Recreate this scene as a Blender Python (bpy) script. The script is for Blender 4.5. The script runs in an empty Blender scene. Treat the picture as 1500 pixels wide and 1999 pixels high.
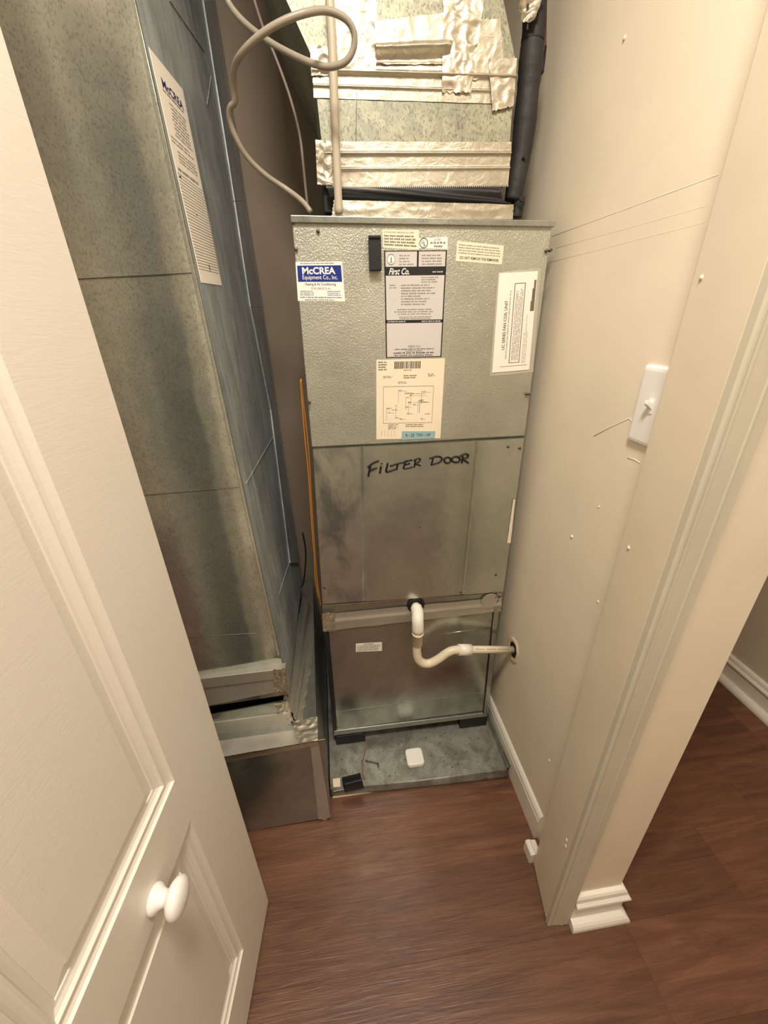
import bpy, math, random
from mathutils import Vector, Matrix, noise
random.seed(7)
C = bpy.context.scene.collection
S = bpy.context.scene

# ------------------------------------------------------------------ camera
FPX, CX, CY, H = 782.0, 750.0, 1000.0, 1.335
_down = Vector(((788-CX)/FPX, (2620-CY)/FPX, 1)).normalized()
_dep = Vector(((640-CX)/FPX, (625-CY)/FPX, 1))
_dep = (_dep - _down*_dep.dot(_down)).normalized()
_rt = _down.cross(_dep)
RX, RY, RZ = _rt, _dep, -_down            # world axes seen from the camera (x right, y down, z forward)
cd = bpy.data.cameras.new('camera'); cam = bpy.data.objects.new('camera', cd); C.objects.link(cam)
cd.sensor_fit = 'HORIZONTAL'; cd.sensor_width = 36.0; cd.lens = FPX/1500*36.0
cd.clip_start = 0.01
cam.matrix_world = Matrix(((RX.x, -RX.y, -RX.z, 0), (RY.x, -RY.y, -RY.z, 0), (RZ.x, -RZ.y, -RZ.z, H), (0, 0, 0, 1)))
S.camera = cam

# ------------------------------------------------------------------ world, lights, exposure
w = bpy.data.worlds.new('world'); S.world = w; w.use_nodes = True
w.node_tree.nodes['Background'].inputs[0].default_value = (0.9, 0.85, 0.75, 1)
w.node_tree.nodes['Background'].inputs[1].default_value = 0.05
S.view_settings.view_transform = 'Standard'; S.view_settings.look = 'None'
S.view_settings.exposure = 0.16; S.view_settings.gamma = 1.0; S.view_settings.use_curve_mapping = False
LAMPS = [((0.03, 0.04, 2.40), 25.0), ((0.85, -0.75, 2.40), 6.5)]

# ------------------------------------------------------------------ helpers
def ray(px, py):
    v = Vector(((px-CX)/FPX, (py-CY)/FPX, 1))
    return Vector((RX.dot(v), RY.dot(v), RZ.dot(v)))
O3 = Vector((0, 0, H))
def hit(px, py, p0, n):
    r = ray(px, py); return O3 + r*((Vector(p0)-O3).dot(n)/r.dot(n))
def onY(px, py, y): return hit(px, py, (0, y, 0), Vector((0, 1, 0)))
def onX(px, py, x): return hit(px, py, (x, 0, 0), Vector((1, 0, 0)))
def onZ(px, py, z): return hit(px, py, (0, 0, z), Vector((0, 0, 1)))

def catmull(pts, k=6):
    pts = [Vector(p) for p in pts]; out = []
    for i in range(len(pts)-1):
        p0 = pts[max(i-1, 0)]; p1 = pts[i]; p2 = pts[i+1]; p3 = pts[min(i+2, len(pts)-1)]
        for j in range(k):
            t = j/k
            out.append(0.5*((2*p1)+(p2-p0)*t+(2*p0-5*p1+4*p2-p3)*t*t+(3*p1-p0-3*p2+p3)*t**3))
    out.append(pts[-1]); return out

class MB:
    def __init__(s): s.v = []; s.f = []
    def face(s, pts):
        b = len(s.v); s.v += [Vector(p) for p in pts]; s.f.append(list(range(b, b+len(pts)))); return s
    def hexa(s, a, b):                      # two matching loops a, b joined into a closed prism
        n = len(a); k = len(s.v); s.v += [Vector(p) for p in a]+[Vector(p) for p in b]
        s.f.append(list(range(k, k+n))); s.f.append(list(range(k+2*n-1, k+n-1, -1)))
        for i in range(n):
            j = (i+1) % n; s.f.append([k+i, k+n+i, k+n+j, k+j])
        return s
    def prism(s, a, d):
        d = Vector(d); return s.hexa(a, [Vector(p)+d for p in a])
    def box(s, x0, x1, y0, y1, z0, z1):
        return s.prism([(x0, y0, z0), (x1, y0, z0), (x1, y0, z1), (x0, y0, z1)], (0, y1-y0, 0))
    def tube(s, pts, r, n=10, caps=True):
        pts = [Vector(p) for p in pts]; m = len(pts); rs = r if isinstance(r, (list, tuple)) else [r]*m
        k = len(s.v); nrm = None
        for i, p in enumerate(pts):
            t = (pts[min(i+1, m-1)]-pts[max(i-1, 0)]).normalized()
            if nrm is None:
                nrm = t.orthogonal().normalized()
            else:
                nrm = (nrm - t*nrm.dot(t)).normalized()
            bi = t.cross(nrm)
            for j in range(n):
                a = 2*math.pi*j/n; s.v.append(p+(nrm*math.cos(a)+bi*math.sin(a))*rs[i])
        for i in range(m-1):
            for j in range(n):
                q = (j+1) % n; s.f.append([k+i*n+j, k+i*n+q, k+(i+1)*n+q, k+(i+1)*n+j])
        if caps:
            s.f.append([k+j for j in range(n)][::-1]); s.f.append([k+(m-1)*n+j for j in range(n)])
        return s
    def lathe(s, prof, o, ax, n=24):         # prof: (distance along axis, radius)
        o = Vector(o); ax = Vector(ax).normalized()
        return s.tube([o+ax*p[0] for p in prof], [max(p[1], 1e-4) for p in prof], n) if False else s._lathe(prof, o, ax, n)
    def _lathe(s, prof, o, ax, n):
        u = ax.orthogonal().normalized(); v = ax.cross(u); k = len(s.v)
        for d, r in prof:
            for j in range(n):
                a = 2*math.pi*j/n; s.v.append(o+ax*d+(u*math.cos(a)+v*math.sin(a))*r)
        for i in range(len(prof)-1):
            for j in range(n):
                q = (j+1) % n; s.f.append([k+i*n+j, k+i*n+q, k+(i+1)*n+q, k+(i+1)*n+j])
        s.f.append([k+j for j in range(n)][::-1]); s.f.append([k+(len(prof)-1)*n+j for j in range(n)])
        return s
    def grid(s, fn, nu, nv):
        k = len(s.v)
        for j in range(nv+1):
            for i in range(nu+1): s.v.append(Vector(fn(i/nu, j/nv)))
        for j in range(nv):
            for i in range(nu):
                a = k+j*(nu+1)+i; s.f.append([a, a+1, a+nu+2, a+nu+1])
        return s
    def sweep(s, prof, path, closed=False):  # prof: (out, up) in metres, path: list of (point, outward vector)
        k = len(s.v); n = len(prof)
        for p, o in path:
            for a, b in prof: s.v.append(Vector(p)+Vector(o)*a+Vector((0, 0, b)))
        for i in range(len(path)-1):
            for j in range(n):
                q = (j+1) % n; s.f.append([k+i*n+j, k+i*n+q, k+(i+1)*n+q, k+(i+1)*n+j])
        s.f.append([k+j for j in range(n)]); s.f.append([k+(len(path)-1)*n+j for j in range(n)][::-1])
        return s
    def build(s, name, mat, parent=None, smooth=False, bevel=0, solid=0):
        me = bpy.data.meshes.new(name); me.from_pydata([tuple(v) for v in s.v], [], s.f)
        me.materials.append(mat)
        import bmesh
        bm = bmesh.new(); bm.from_mesh(me)
        if solid == 0: bmesh.ops.recalc_face_normals(bm, faces=bm.faces)
        bm.to_mesh(me); bm.free()
        if smooth:
            for p in me.polygons: p.use_smooth = True
        o = bpy.data.objects.new(name, me); C.objects.link(o)
        if parent is not None:
            o.parent = parent; o.location = -world_loc(parent)
        if bevel:
            b = o.modifiers.new('bevel', 'BEVEL'); b.width = bevel; b.segments = 2; b.limit_method = 'ANGLE'
            b.angle_limit = math.radians(40); b.harden_normals = False
        if solid:
            b = o.modifiers.new('thickness', 'SOLIDIFY'); b.thickness = solid; b.offset = 0
        return o

def world_loc(o):
    v = Vector((0, 0, 0))
    while o is not None: v = v+Vector(o.location); o = o.parent
    return v
def tag(o, label, cat, group=None, kind=None):
    if label: o['label'] = label
    if cat: o['category'] = cat
    if group: o['group'] = group
    if kind: o['kind'] = kind
    return o
def thing(name, loc, label, cat, group=None):
    o = bpy.data.objects.new(name, None); C.objects.link(o); o.location = loc; o.empty_display_size = 0.05
    return tag(o, label, cat, group)
def struct(o): o['kind'] = 'structure'; return o
def lab(o, t): o['label'] = t; return o

# ------------------------------------------------------------------ materials
def lin(c): return tuple(((x/255)/12.92 if x/255 <= 0.04045 else ((x/255+0.055)/1.055)**2.4) for x in c)
class NT:
    def __init__(s, name):
        s.m = bpy.data.materials.new(name); s.m.use_nodes = True; s.t = s.m.node_tree
        s.b = s.t.nodes['Principled BSDF']
    def n(s, kind, **kw):
        x = s.t.nodes.new(kind)
        for k, v in kw.items(): setattr(x, k, v)
        return x
    def l(s, a, b): s.t.links.new(a, b)
    def coords(s, scale=(1, 1, 1), rot=(0, 0, 0), geo=True):
        mp = s.n('ShaderNodeMapping'); mp.inputs['Scale'].default_value = scale; mp.inputs['Rotation'].default_value = rot
        if geo: s.l(s.n('ShaderNodeNewGeometry').outputs['Position'], mp.inputs[0])
        else: s.l(s.n('ShaderNodeTexCoord').outputs['Object'], mp.inputs[0])
        return mp.outputs[0]
    def noise(s, co, scale, detail=3, rough=0.5, dist=0):
        x = s.n('ShaderNodeTexNoise'); x.inputs['Scale'].default_value = scale; x.inputs['Detail'].default_value = detail
        x.inputs['Roughness'].default_value = rough; x.inputs['Distortion'].default_value = dist
        s.l(co, x.inputs['Vector']); return x.outputs['Fac']
    def voro(s, co, scale, feature='F1', out='Distance'):
        x = s.n('ShaderNodeTexVoronoi', feature=feature); x.inputs['Scale'].default_value = scale
        s.l(co, x.inputs['Vector']); return x.outputs[out]
    def ramp(s, fac, stops):
        r = s.n('ShaderNodeValToRGB'); e = r.color_ramp.elements
        while len(e) < len(stops): e.new(0.5)
        for i, (p, c) in enumerate(stops):
            e[i].position = p; e[i].color = (c if len(c) == 4 else (*c, 1)) if hasattr(c, '__len__') else (c, c, c, 1)
        s.l(fac, r.inputs[0]); return r.outputs[0]
    def mix(s, fac, a, b, mode='MIX'):
        m = s.n('ShaderNodeMix', data_type='RGBA', blend_type=mode)
        if isinstance(fac, (int, float)): m.inputs[0].default_value = fac
        else: s.l(fac, m.inputs[0])
        for v, i in ((a, 6), (b, 7)):
            if hasattr(v, 'is_output'): s.l(v, m.inputs[i])
            else: m.inputs[i].default_value = (*v, 1)
        return m.outputs[2]
    def bump(s, h, strength, dist=0.001, prev=None):
        b = s.n('ShaderNodeBump'); b.inputs['Strength'].default_value = strength; b.inputs['Distance'].default_value = dist
        s.l(h, b.inputs['Height'])
        if prev is not None: s.l(prev, b.inputs['Normal'])
        s.l(b.outputs[0], s.b.inputs['Normal']); return b.outputs[0]
    def set(s, **kw):
        for k, v in kw.items():
            i = s.b.inputs[k.replace('_', ' ')]
            if hasattr(v, 'is_output'): s.l(v, i)
            elif isinstance(v, tuple): i.default_value = (*v, 1)
            else: i.default_value = v
        return s

def plain(name, col, rough=0.5, metal=0.0, bump=0, bscale=200, var=0.06):
    t = NT(name); co = t.coords()
    f = t.noise(co, 9, 4)
    c = lin(col); dk = tuple(x*(1-var*2) for x in c); lt = tuple(min(1, x*(1+var)) for x in c)
    t.set(Base_Color=t.ramp(f, [(0.3, dk), (0.7, lt)]), Roughness=rough, Metallic=metal)
    if bump: t.bump(t.noise(co, bscale, 2), bump, 0.001)
    return t.m

def galv(name, base=(150, 155, 150), dark=(112, 118, 116), rough=(0.28, 0.45), spangle=0.5, emboss=0, streak=0, blot=None, metal=0.75, left_only=False):
    t = NT(name); co = t.coords()
    vc = t.n('ShaderNodeTexVoronoi'); vc.inputs['Scale'].default_value = 70
    nz = t.n('ShaderNodeTexNoise'); nz.inputs['Scale'].default_value = 60; t.l(co, nz.inputs['Vector'])
    wr = t.mix(0.03, co, nz.outputs['Color'], 'ADD'); t.l(wr, vc.inputs['Vector'])
    sep = t.n('ShaderNodeSeparateColor'); t.l(vc.outputs['Color'], sep.inputs[0])
    big = t.noise(co, 5, 5, 0.6)
    fine = t.noise(t.coords((1, 1, 0.6)), 380, 3, 0.65)
    c1 = t.ramp(big, [(0.35, lin(dark)), (0.65, lin(base))])
    c2 = t.mix(spangle*0.35, c1, t.ramp(sep.outputs[0], [(0.0, lin(dark)), (1.0, tuple(min(1, x*1.2) for x in lin(base)))]))
    c3 = t.mix(t.ramp(fine, [(0.52, 0.0), (0.64, spangle*0.75)]), c2, tuple(x*0.40 for x in lin(dark)))
    if streak:
        st = t.noise(t.coords((14, 14, 1.6)), 3, 6, 0.65, 1.2)
        c3 = t.mix(t.ramp(st, [(0.47, 0.0), (0.64, streak)]), c3, lin((196, 202, 204)))
    if blot:
        bl = t.noise(t.coords((6, 6, 3)), 2.2, 5, 0.65, 0.6)
        bf = t.ramp(bl, [(0.44, 0.0), (0.62, 0.75)])
        if left_only:
            sx = t.n('ShaderNodeSeparateXYZ'); t.l(co, sx.inputs[0]); mr = t.n('ShaderNodeMapRange'); t.l(sx.outputs[0], mr.inputs[0])
            mr.inputs[1].default_value = 0.09; mr.inputs[2].default_value = 0.01
            mm = t.n('ShaderNodeMath', operation='MULTIPLY'); t.l(bf, mm.inputs[0]); t.l(mr.outputs[0], mm.inputs[1]); bf = mm.outputs[0]
        c3 = t.mix(bf, c3, lin(blot))
    rg = t.n('ShaderNodeMapRange'); t.l(big, rg.inputs[0]); rg.inputs[1].default_value = 0.3; rg.inputs[2].default_value = 0.7
    rg.inputs[3].default_value = rough[0]; rg.inputs[4].default_value = rough[1]
    t.set(Base_Color=c3, Roughness=rg.outputs[0], Metallic=metal)
    p = t.bump(t.noise(co, 14, 2), 0.25, 0.004)
    if emboss:
        e = t.noise(t.coords((1, 1, 0.75)), 400, 1.0, 0.4, 0.9)
        t.bump(e, emboss*0.7, 0.0012, p)
    return t.m

M = {}
M['galv'] = galv('galvanized_steel', (172, 172, 162), (142, 145, 138))
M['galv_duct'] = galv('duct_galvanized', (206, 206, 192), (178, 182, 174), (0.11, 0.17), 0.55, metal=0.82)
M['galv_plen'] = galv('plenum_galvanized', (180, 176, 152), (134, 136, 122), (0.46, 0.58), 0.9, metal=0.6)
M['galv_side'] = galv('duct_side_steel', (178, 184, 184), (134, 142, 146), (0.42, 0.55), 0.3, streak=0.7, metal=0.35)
M['emboss'] = galv('embossed_panel_steel', (196, 196, 182), (176, 177, 164), (0.36, 0.48), 0.25, emboss=1.0, metal=0.7)
M['door_steel'] = galv('filter_door_steel', (196, 198, 184), (172, 176, 166), (0.16, 0.24), 0.25, blot=(112, 120, 128), metal=0.78, left_only=True)
M['low_steel'] = galv('lower_panel_steel', (184, 186, 174), (152, 156, 148), (0.17, 0.25), 0.3, metal=0.85)
M['pan_steel'] = galv('pan_steel', (174, 174, 164), (140, 141, 134), (0.42, 0.6), 0.6, blot=(112, 106, 92), metal=0.55)
def foil(name, col, rough=0.3, wr=0.5, metal=0.9):
    t = NT(name); co = t.coords()
    n1 = t.noise(co, 34, 5, 0.6, 1.8); n2 = t.voro(co, 60, 'DISTANCE_TO_EDGE')
    c = lin(col)
    t.set(Base_Color=t.ramp(t.noise(co, 12, 3), [(0.3, tuple(x*0.88 for x in c)), (0.7, c)]), Roughness=rough, Metallic=metal)
    p = t.bump(n1, wr, 0.003); t.bump(n2, wr*0.3, 0.0015, p)
    return t.m
M['foil'] = foil('foil_tape', (204, 196, 178), 0.44, 0.5)
M['foil_flat'] = foil('smooth_foil_tape', (206, 202, 190), 0.40, 0.14, 0.7)
M['wall'] = plain('wall_paint', (240, 227, 204), 0.55, bump=0.12, bscale=260, var=0.02)
M['jamb'] = plain('jamb_paint', (238, 224, 200), 0.4, bump=0.1, bscale=120, var=0.02)
M['casing'] = plain('casing_paint', (206, 198, 178), 0.4, var=0.02)
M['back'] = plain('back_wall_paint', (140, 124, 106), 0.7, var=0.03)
M['hall'] = plain('hall_paint', (210, 198, 176), 0.6, var=0.02)
M['trim'] = plain('trim_white', (238, 232, 220), 0.32, var=0.02)
M['ceil'] = plain('ceiling_white', (236, 230, 220), 0.8, var=0.01)
M['pvc'] = plain('pvc_white', (240, 234, 220), 0.3, var=0.03)
M['pvc_old'] = plain('pvc_aged', (226, 214, 188), 0.38, var=0.08)
M['plast'] = plain('white_plastic', (244, 240, 234), 0.3, var=0.01)
M['black'] = plain('black_rubber', (22, 22, 24), 0.6, bump=0.2, bscale=120, var=0.2)
M['cloth'] = plain('black_canvas', (24, 25, 28), 0.42, bump=0.15, bscale=40, var=0.2)
M['bplast'] = plain('black_plastic', (28, 30, 34), 0.4, var=0.05)
M['insul'] = plain('black_foam_insulation', (44, 42, 40), 0.65, bump=0.9, bscale=90, var=0.3)
M['cable'] = plain('grey_cable_jacket', (156, 146, 130), 0.42, var=0.12)
M['cable_d'] = plain('dark_grey_cable_jacket', (120, 106, 96), 0.5, var=0.1)
M['conduit'] = plain('grey_conduit', (192, 180, 160), 0.4, var=0.08)
M['orange'] = plain('orange_wire', (196, 128, 52), 0.45, var=0.06)
M['copper'] = plain('copper_wire', (170, 120, 96), 0.4, 0.4, var=0.06)
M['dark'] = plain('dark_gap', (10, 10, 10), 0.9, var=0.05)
M['rust'] = plain('dirt_grit', (70, 58, 46), 0.9, var=0.2)
M['paper'] = plain('cream_paper', (240, 226, 200), 0.6, var=0.03)
M['paper2'] = plain('grey_label_paper', (206, 200, 196), 0.45, var=0.03)
M['paper3'] = plain('white_paper', (246, 238, 226), 0.6, var=0.02)
M['ink'] = plain('black_ink', (34, 30, 30), 0.6, var=0.05)
M['ink_g'] = plain('grey_ink', (112, 100, 88), 0.7, var=0.05)
M['ink_b'] = plain('blue_ink', (38, 44, 110), 0.5, var=0.05)
M['blue'] = plain('sticker_blue', (14, 42, 130), 0.4, var=0.05)
M['pblue'] = plain('pale_blue_label', (150, 182, 184), 0.55, var=0.03)
M['sleeve'] = plain('clear_sleeve_plastic', (196, 192, 178), 0.25, 0.3, var=0.05)
M['screw'] = plain('screw_zinc', (110, 108, 102), 0.35, 0.9, var=0.1)
M['caulk'] = plain('torn_drywall', (226, 206, 178), 0.8, bump=0.5, bscale=90, var=0.06)
M['glue'] = plain('subfloor_edge', (196, 172, 138), 0.8, bump=0.4, bscale=90, var=0.2)
M['marker'] = plain('marker_ink', (16, 15, 16), 0.5, var=0.02)

def door_mat():
    t = NT('door_white'); co = t.coords((90, 10, 90)); 
    c = lin((236, 228, 216))
    t.set(Base_Color=t.ramp(t.noise(t.coords(), 4), [(0.3, tuple(x*0.97 for x in c)), (0.7, c)]), Roughness=0.36)
    t.bump(t.noise(co, 3.0, 3, 0.6, 0.6), 0.16, 0.001); return t.m
M['door'] = door_mat()
def wood_mat():
    t = NT('vinyl_plank'); oi = t.n('ShaderNodeObjectInfo')
    off = t.n('ShaderNodeCombineXYZ'); ml = t.n('ShaderNodeMath', operation='MULTIPLY'); ml.inputs[1].default_value = 31.0
    t.l(oi.outputs['Random'], ml.inputs[0]); t.l(ml.outputs[0], off.inputs[0]); t.l(ml.outputs[0], off.inputs[1])
    ad = t.n('ShaderNodeVectorMath', operation='ADD')
    t.l(t.n('ShaderNodeNewGeometry').outputs['Position'], ad.inputs[0]); t.l(off.outputs[0], ad.inputs[1])
    def mp(sc):
        m = t.n('ShaderNodeMapping'); m.inputs['Scale'].default_value = sc; t.l(ad.outputs[0], m.inputs[0]); return m.outputs[0]
    g1 = t.noise(mp((1.6, 13, 1)), 2.0, 6, 0.6, 1.6)
    g2 = t.noise(mp((5, 90, 1)), 2.2, 4, 0.65, 0.6)
    c = t.ramp(g1, [(0.25, lin((84, 54, 40))), (0.5, lin((108, 72, 53))), (0.75, lin((128, 90, 68)))])
    c = t.mix(t.ramp(g2, [(0.45, 0.0), (0.75, 0.4)]), c, lin((72, 46, 34)))
    tint = t.ramp(oi.outputs['Random'], [(0.0, (0.84, 0.80, 0.78)), (1.0, (1.12, 1.06, 1.02))])
    c = t.mix(1.0, c, tint, 'MULTIPLY')
    rg = t.ramp(g2, [(0.3, 0.33), (0.7, 0.46)])
    t.set(Base_Color=c, Roughness=rg)
    wv = t.noise(mp((7, 110, 1)), 1.3, 2, 0.5, 1.2)
    t.bump(wv, 0.42, 0.0016); return t.m
M['wood'] = wood_mat()
def lampm():
    t = NT('lamp_glow'); t.set(Base_Color=(1.0, 0.95, 0.85)); t.b.inputs['Emission Color'].default_value = (1, 0.86, 0.66, 1)
    t.b.inputs['Emission Strength'].default_value = 6; return t.m
M['lamp'] = lampm()

# ------------------------------------------------------------------ room shell
WX = 0.484           # closet right wall surface
BX = 0.588           # outer face of the partition
YB = 1.42            # back wall
XF = 1.478           # far hall wall
XL = -1.7; YF = -1.25; ZC = 2.44
floor = struct(MB().box(XL, XF, YF, YB, -0.06, -0.004).build('floor', M['dark']))
rows = [0.37+0.165*i for i in range(-10, 7)]
joints = {0: 0.61, 1: 0.94, 2: 1.15, 3: 1.37}
for i, y0 in enumerate(rows):
    k = i-9
    j = joints.get(k, 0.61+0.30*(k % 4)-0.02*k) % 1.52
    x = XL; e = [j+1.52*q for q in range(-3, 3)]
    cuts = [XL]+[c for c in e if XL+0.05 < c < XF-0.05]+[XF]
    y1 = min(y0+0.165, YB)
    if y0 >= YB: continue
    for a, b in zip(cuts[:-1], cuts[1:]):
        MB().box(a+0.0002, b-0.0002, max(y0, YF)+0.0001, y1-0.0001, -0.004, 0).build('plank', M['wood'], floor, bevel=0.0004)
struct(MB().box(XL, XF, YF, YB, ZC, ZC+0.05).build('ceiling', M['ceil']))
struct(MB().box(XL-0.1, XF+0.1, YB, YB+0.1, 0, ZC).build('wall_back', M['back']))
struct(MB().box(XL-0.1, XF+0.1, YF-0.1, YF, 0, ZC).build('wall_front', M['hall']))
struct(MB().box(XL-0.1, XL, YF, 0.4, 0, ZC).build('wall_hall_left', M['hall']))
struct(MB().box(XL-0.1, -0.62, 0.40, YB, 0, ZC).build('wall_left', M['hall']))
struct(MB().box(XF, XF+0.1, YF, YB, 0, ZC).build('wall_hall_right', M['hall']))
wall = struct(MB().box(WX, BX, 0.398, YB, 0, ZC).build('wall_right', M['wall']))

# skirting profiles (out from wall, up)
base_p = [(0, 0), (0.012, 0), (0.012, 0.078), (0.010, 0.084), (0.010, 0.092), (0.006, 0.100), (0.0, 0.106)]
shoe_p = [(0.012, 0), (0.031, 0), (0.0315, 0.006), (0.0305, 0.012), (0.0275, 0.018), (0.023, 0.0225), (0.018, 0.025), (0.012, 0.026)]
base_big = [(0, 0), (0.012, 0), (0.012, 0.082), (0.0125, 0.084), (0.0165, 0.085), (0.0195, 0.088), (0.0205, 0.092), (0.0195, 0.096), (0.0165, 0.099), (0.0135, 0.102), (0.0125, 0.107), (0.0115, 0.113), (0.008, 0.118), (0, 0.120)]
struct(MB().sweep(base_p, [((WX, 0.566, 0), (-1, 0, 0)), ((WX, YB-0.002, 0), (-1, 0, 0))]).build('baseboard_right', M['trim']))
path = [((0.473, 0.398, 0), (0, -1, 0)), ((BX, 0.398, 0), (1, -1, 0)), ((BX, YB-0.002, 0), (1, 0, 0))]
bb = struct(MB().sweep(base_big, path).build('baseboard_partition', M['trim']))
MB().sweep(shoe_p, path).build('shoe_moulding', M['trim'], bb)
bb = struct(MB().sweep(base_big, [((XF, YF+0.002, 0), (-1, 0, 0)), ((XF, YB-0.002, 0), (-1, 0, 0))]).build('baseboard_hall', M['trim']))
MB().sweep(shoe_p, [((XF, YF+0.002, 0), (-1, 0, 0)), ((XF, YB-0.002, 0), (-1, 0, 0))]).build('shoe_moulding', M['trim'], bb)
# jamb board (leans a little into the opening) and the casing on the wall end
struct(MB().prism([(0.421, 0.398, 0.004), (0.443, 0.510, 0.004), (WX, 0.510, 0.004), (WX, 0.398, 0.004)], (0, 0, ZC-0.006)).build('trim_1', M['jamb'], bevel=0.003))
cp = [(0.420, 0.398), (0.420, 0.389), (0.4225, 0.3865), (0.4255, 0.386), (0.4262, 0.3885), (0.4285, 0.3885), (0.4295, 0.3865), (0.4315, 0.386),
      (0.4325, 0.3875), (0.4375, 0.3868), (0.446, 0.3858), (0.453, 0.3852), (0.4545, 0.3838), (0.4565, 0.3838), (0.458, 0.3852), (0.466, 0.3845), (0.4695, 0.384), (0.4715, 0.3855), (0.473, 0.390), (0.473, 0.398)]
struct(MB().prism([(x, y, 0.003) for x, y in cp], (0, 0, ZC-0.005)).build('trim_2', M['casing']))
struct(MB().sweep([(0, 0.022), (0.030, 0.022), (0.030, 0.060), (0.026, 0.064), (0.018, 0.064), (0.014, 0.060), (0.006, 0.058), (0, 0.056)],
       [((0.462, 0.512, -0.022), (-1, 0, 0)), ((0.462, 0.548, -0.022), (-1, 0, 0))]).build('trim_3', M['trim'], bevel=0.001))
# paint ridges, drips and nail pops on the closet wall
def ridge(pts, r, mat, parent, name='paint_ridge', n=6):
    return MB().tube(pts, r, n).build(name, mat, parent, smooth=True)
for a, b, r in (((1078, 462), (1404, 341), 0.0004), ((1086, 485), (1380, 402), 0.00025), ((1072, 513), (1378, 434), 0.00025)):
    A = onX(*a, WX); B = onX(*b, WX); ridge([A, A.lerp(B, 0.5), B], r, M['wall'], wall)
ridge([onX(p, q, WX) for p, q in ((1160, 852), (1195, 833), (1230, 817), (1239, 830), (1238, 838))], 0.0008, M['wall'], wall, 'paint_drip')
ridge([onX(p, q, WX) for p, q in ((1226, 894), (1240, 898), (1250, 904))], 0.0009, M['wall'], wall, 'paint_drip')
for p, q, r in ((1117, 1048, 1.4), (1220, 75, 1.2), (1168, 1175, 1), (1073, 1485, 1.2), (1112, 1455, 1.0), (1170, 990, 0.8)):
    MB().lathe([(0, 0.003*r), (-0.0012*r, 0.0024*r), (-0.0018*r, 0.0006)], onX(p, q, WX), (1, 0, 0), 10).build('nail_pop', M['wall'], wall, smooth=True)
jn = Vector((-0.112, 0.022, 0)).normalized()
for p, q in ((1370, 543), (1228, 1070), (1107, 1640), (1105, 1652)):
    c = hit(p, q, (0.421, 0.398, 0), jn)
    MB().lathe([(-0.001, 0.004), (0.0010, 0.003), (0.0018, 0.0006)], c, jn, 10).build('paint_chip', M['jamb'], bpy.data.objects['trim_1'], smooth=True)
# hole in the wall round the drain pipe
hc = onX(1003, 1269, WX); 
def rim(name, r0, r1, d0, d1, mat, squash=1.25):
    m = MB(); n = 28; a = []; 
    for rr, dd in ((r0, d0), ((r0+r1)/2, d1), (r1, d1*0.6), (r1*1.05, 0)):
        for j in range(n):
            t = 2*math.pi*j/n; q = rr*(1+0.06*math.sin(3*t+1)+0.04*math.sin(7*t))
            m.v.append(Vector((WX-dd, hc.y+math.cos(t)*q, hc.z+math.sin(t)*q*squash)))
    for i in range(3):
        for j in range(n): k = (j+1) % n; m.f.append([i*n+j, i*n+k, (i+1)*n+k, (i+1)*n+j])
    return m.build(name, mat, wall, smooth=True)
rim('hole_rim', 0.021, 0.033, 0.001, 0.004, M['caulk'])
MB().lathe([(0, 0.024), (0.0012, 0.024)], (WX-0.0012, hc.y, hc.z), (1, 0, 0), 24).build('pipe_hole', M['dark'], wall)

# ------------------------------------------------------------------ white panelled bifold door leaf
DP = Vector((-0.258, 0.523, 0)); dd = Vector((0.097, 0.995, 0)).normalized(); dn = Vector((dd.y, -dd.x, 0))
def D(s, z, dep=0): return DP + dd*s + Vector((0, 0, z)) - dn*dep
s0, s1, zb, zt = -0.505, 0.0, 0.010, 2.02
doorE = struct(bpy.data.objects.new('door_1', None)); C.objects.link(doorE); doorE.location = DP
holes = [(-0.374, -0.131, 0.735, 1.90), (-0.374, -0.131, 0.158, 0.634)]
m = MB()
zs = [zb, 0.158, 0.634, 0.735, 1.90, zt]; ss = [s0, -0.374, -0.131, s1]
for i in range(3):
    for j in range(5):
        if i == 1 and j in (1, 3): continue
        m.face([D(ss[i], zs[j]), D(ss[i+1], zs[j]), D(ss[i+1], zs[j+1]), D(ss[i], zs[j+1])])
T = 0.034
m.face([D(s0, zb, T), D(s1, zb, T), D(s1, zt, T), D(s0, zt, T)])
m.face([D(s1, zb), D(s1, zb, T), D(s1, zt, T), D(s1, zt)]); m.face([D(s0, zb), D(s0, zb, T), D(s0, zt, T), D(s0, zt)])
m.face([D(s0, zb), D(s1, zb), D(s1, zb, T), D(s0, zb, T)]); m.face([D(s0, zt), D(s1, zt), D(s1, zt, T), D(s0, zt, T)])
m.build('door_leaf', M['door'], doorE)
prof = [(0, 0), (0.002, 0.0035), (0.006, 0.0052), (0.011, 0.0058), (0.0125, 0.0045), (0.015, 0.0045), (0.018, 0.0080), (0.023, 0.0102), (0.0275, 0.0108), (0.0285, 0.0120), (0.046, 0.0085), (0.0475, 0.0055), (0.050, 0.0055)]
for a, b, c, d in holes:
    m = MB()
    for q, (o, dp) in enumerate(prof):
        for s, z in ((a+o, c+o), (b-o, c+o), (b-o, d-o), (a+o, d-o)): m.v.append(D(s, z, dp))
    for q in range(len(prof)-1):
        for j in range(4): k = (j+1) % 4; m.f.append([q*4+j, q*4+k, q*4+4+k, q*4+4+j])
    q = len(prof)-1; m.f.append([q*4, q*4+1, q*4+2, q*4+3])
    m.build('door_panel', M['door'], doorE)
def Q(s, z, dep=0): return D(s, z, dep)
p2 = Vector((-0.075, -0.02, 0))
d2 = (dd+Vector((-0.17, 0, 0))).normalized(); n2 = Vector((d2.y, -d2.x, 0)); q0 = D(s0, 0, T+0.004)
def D2(s, z, dep=0): return q0+d2*s+Vector((0, 0, z))-n2*dep
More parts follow.
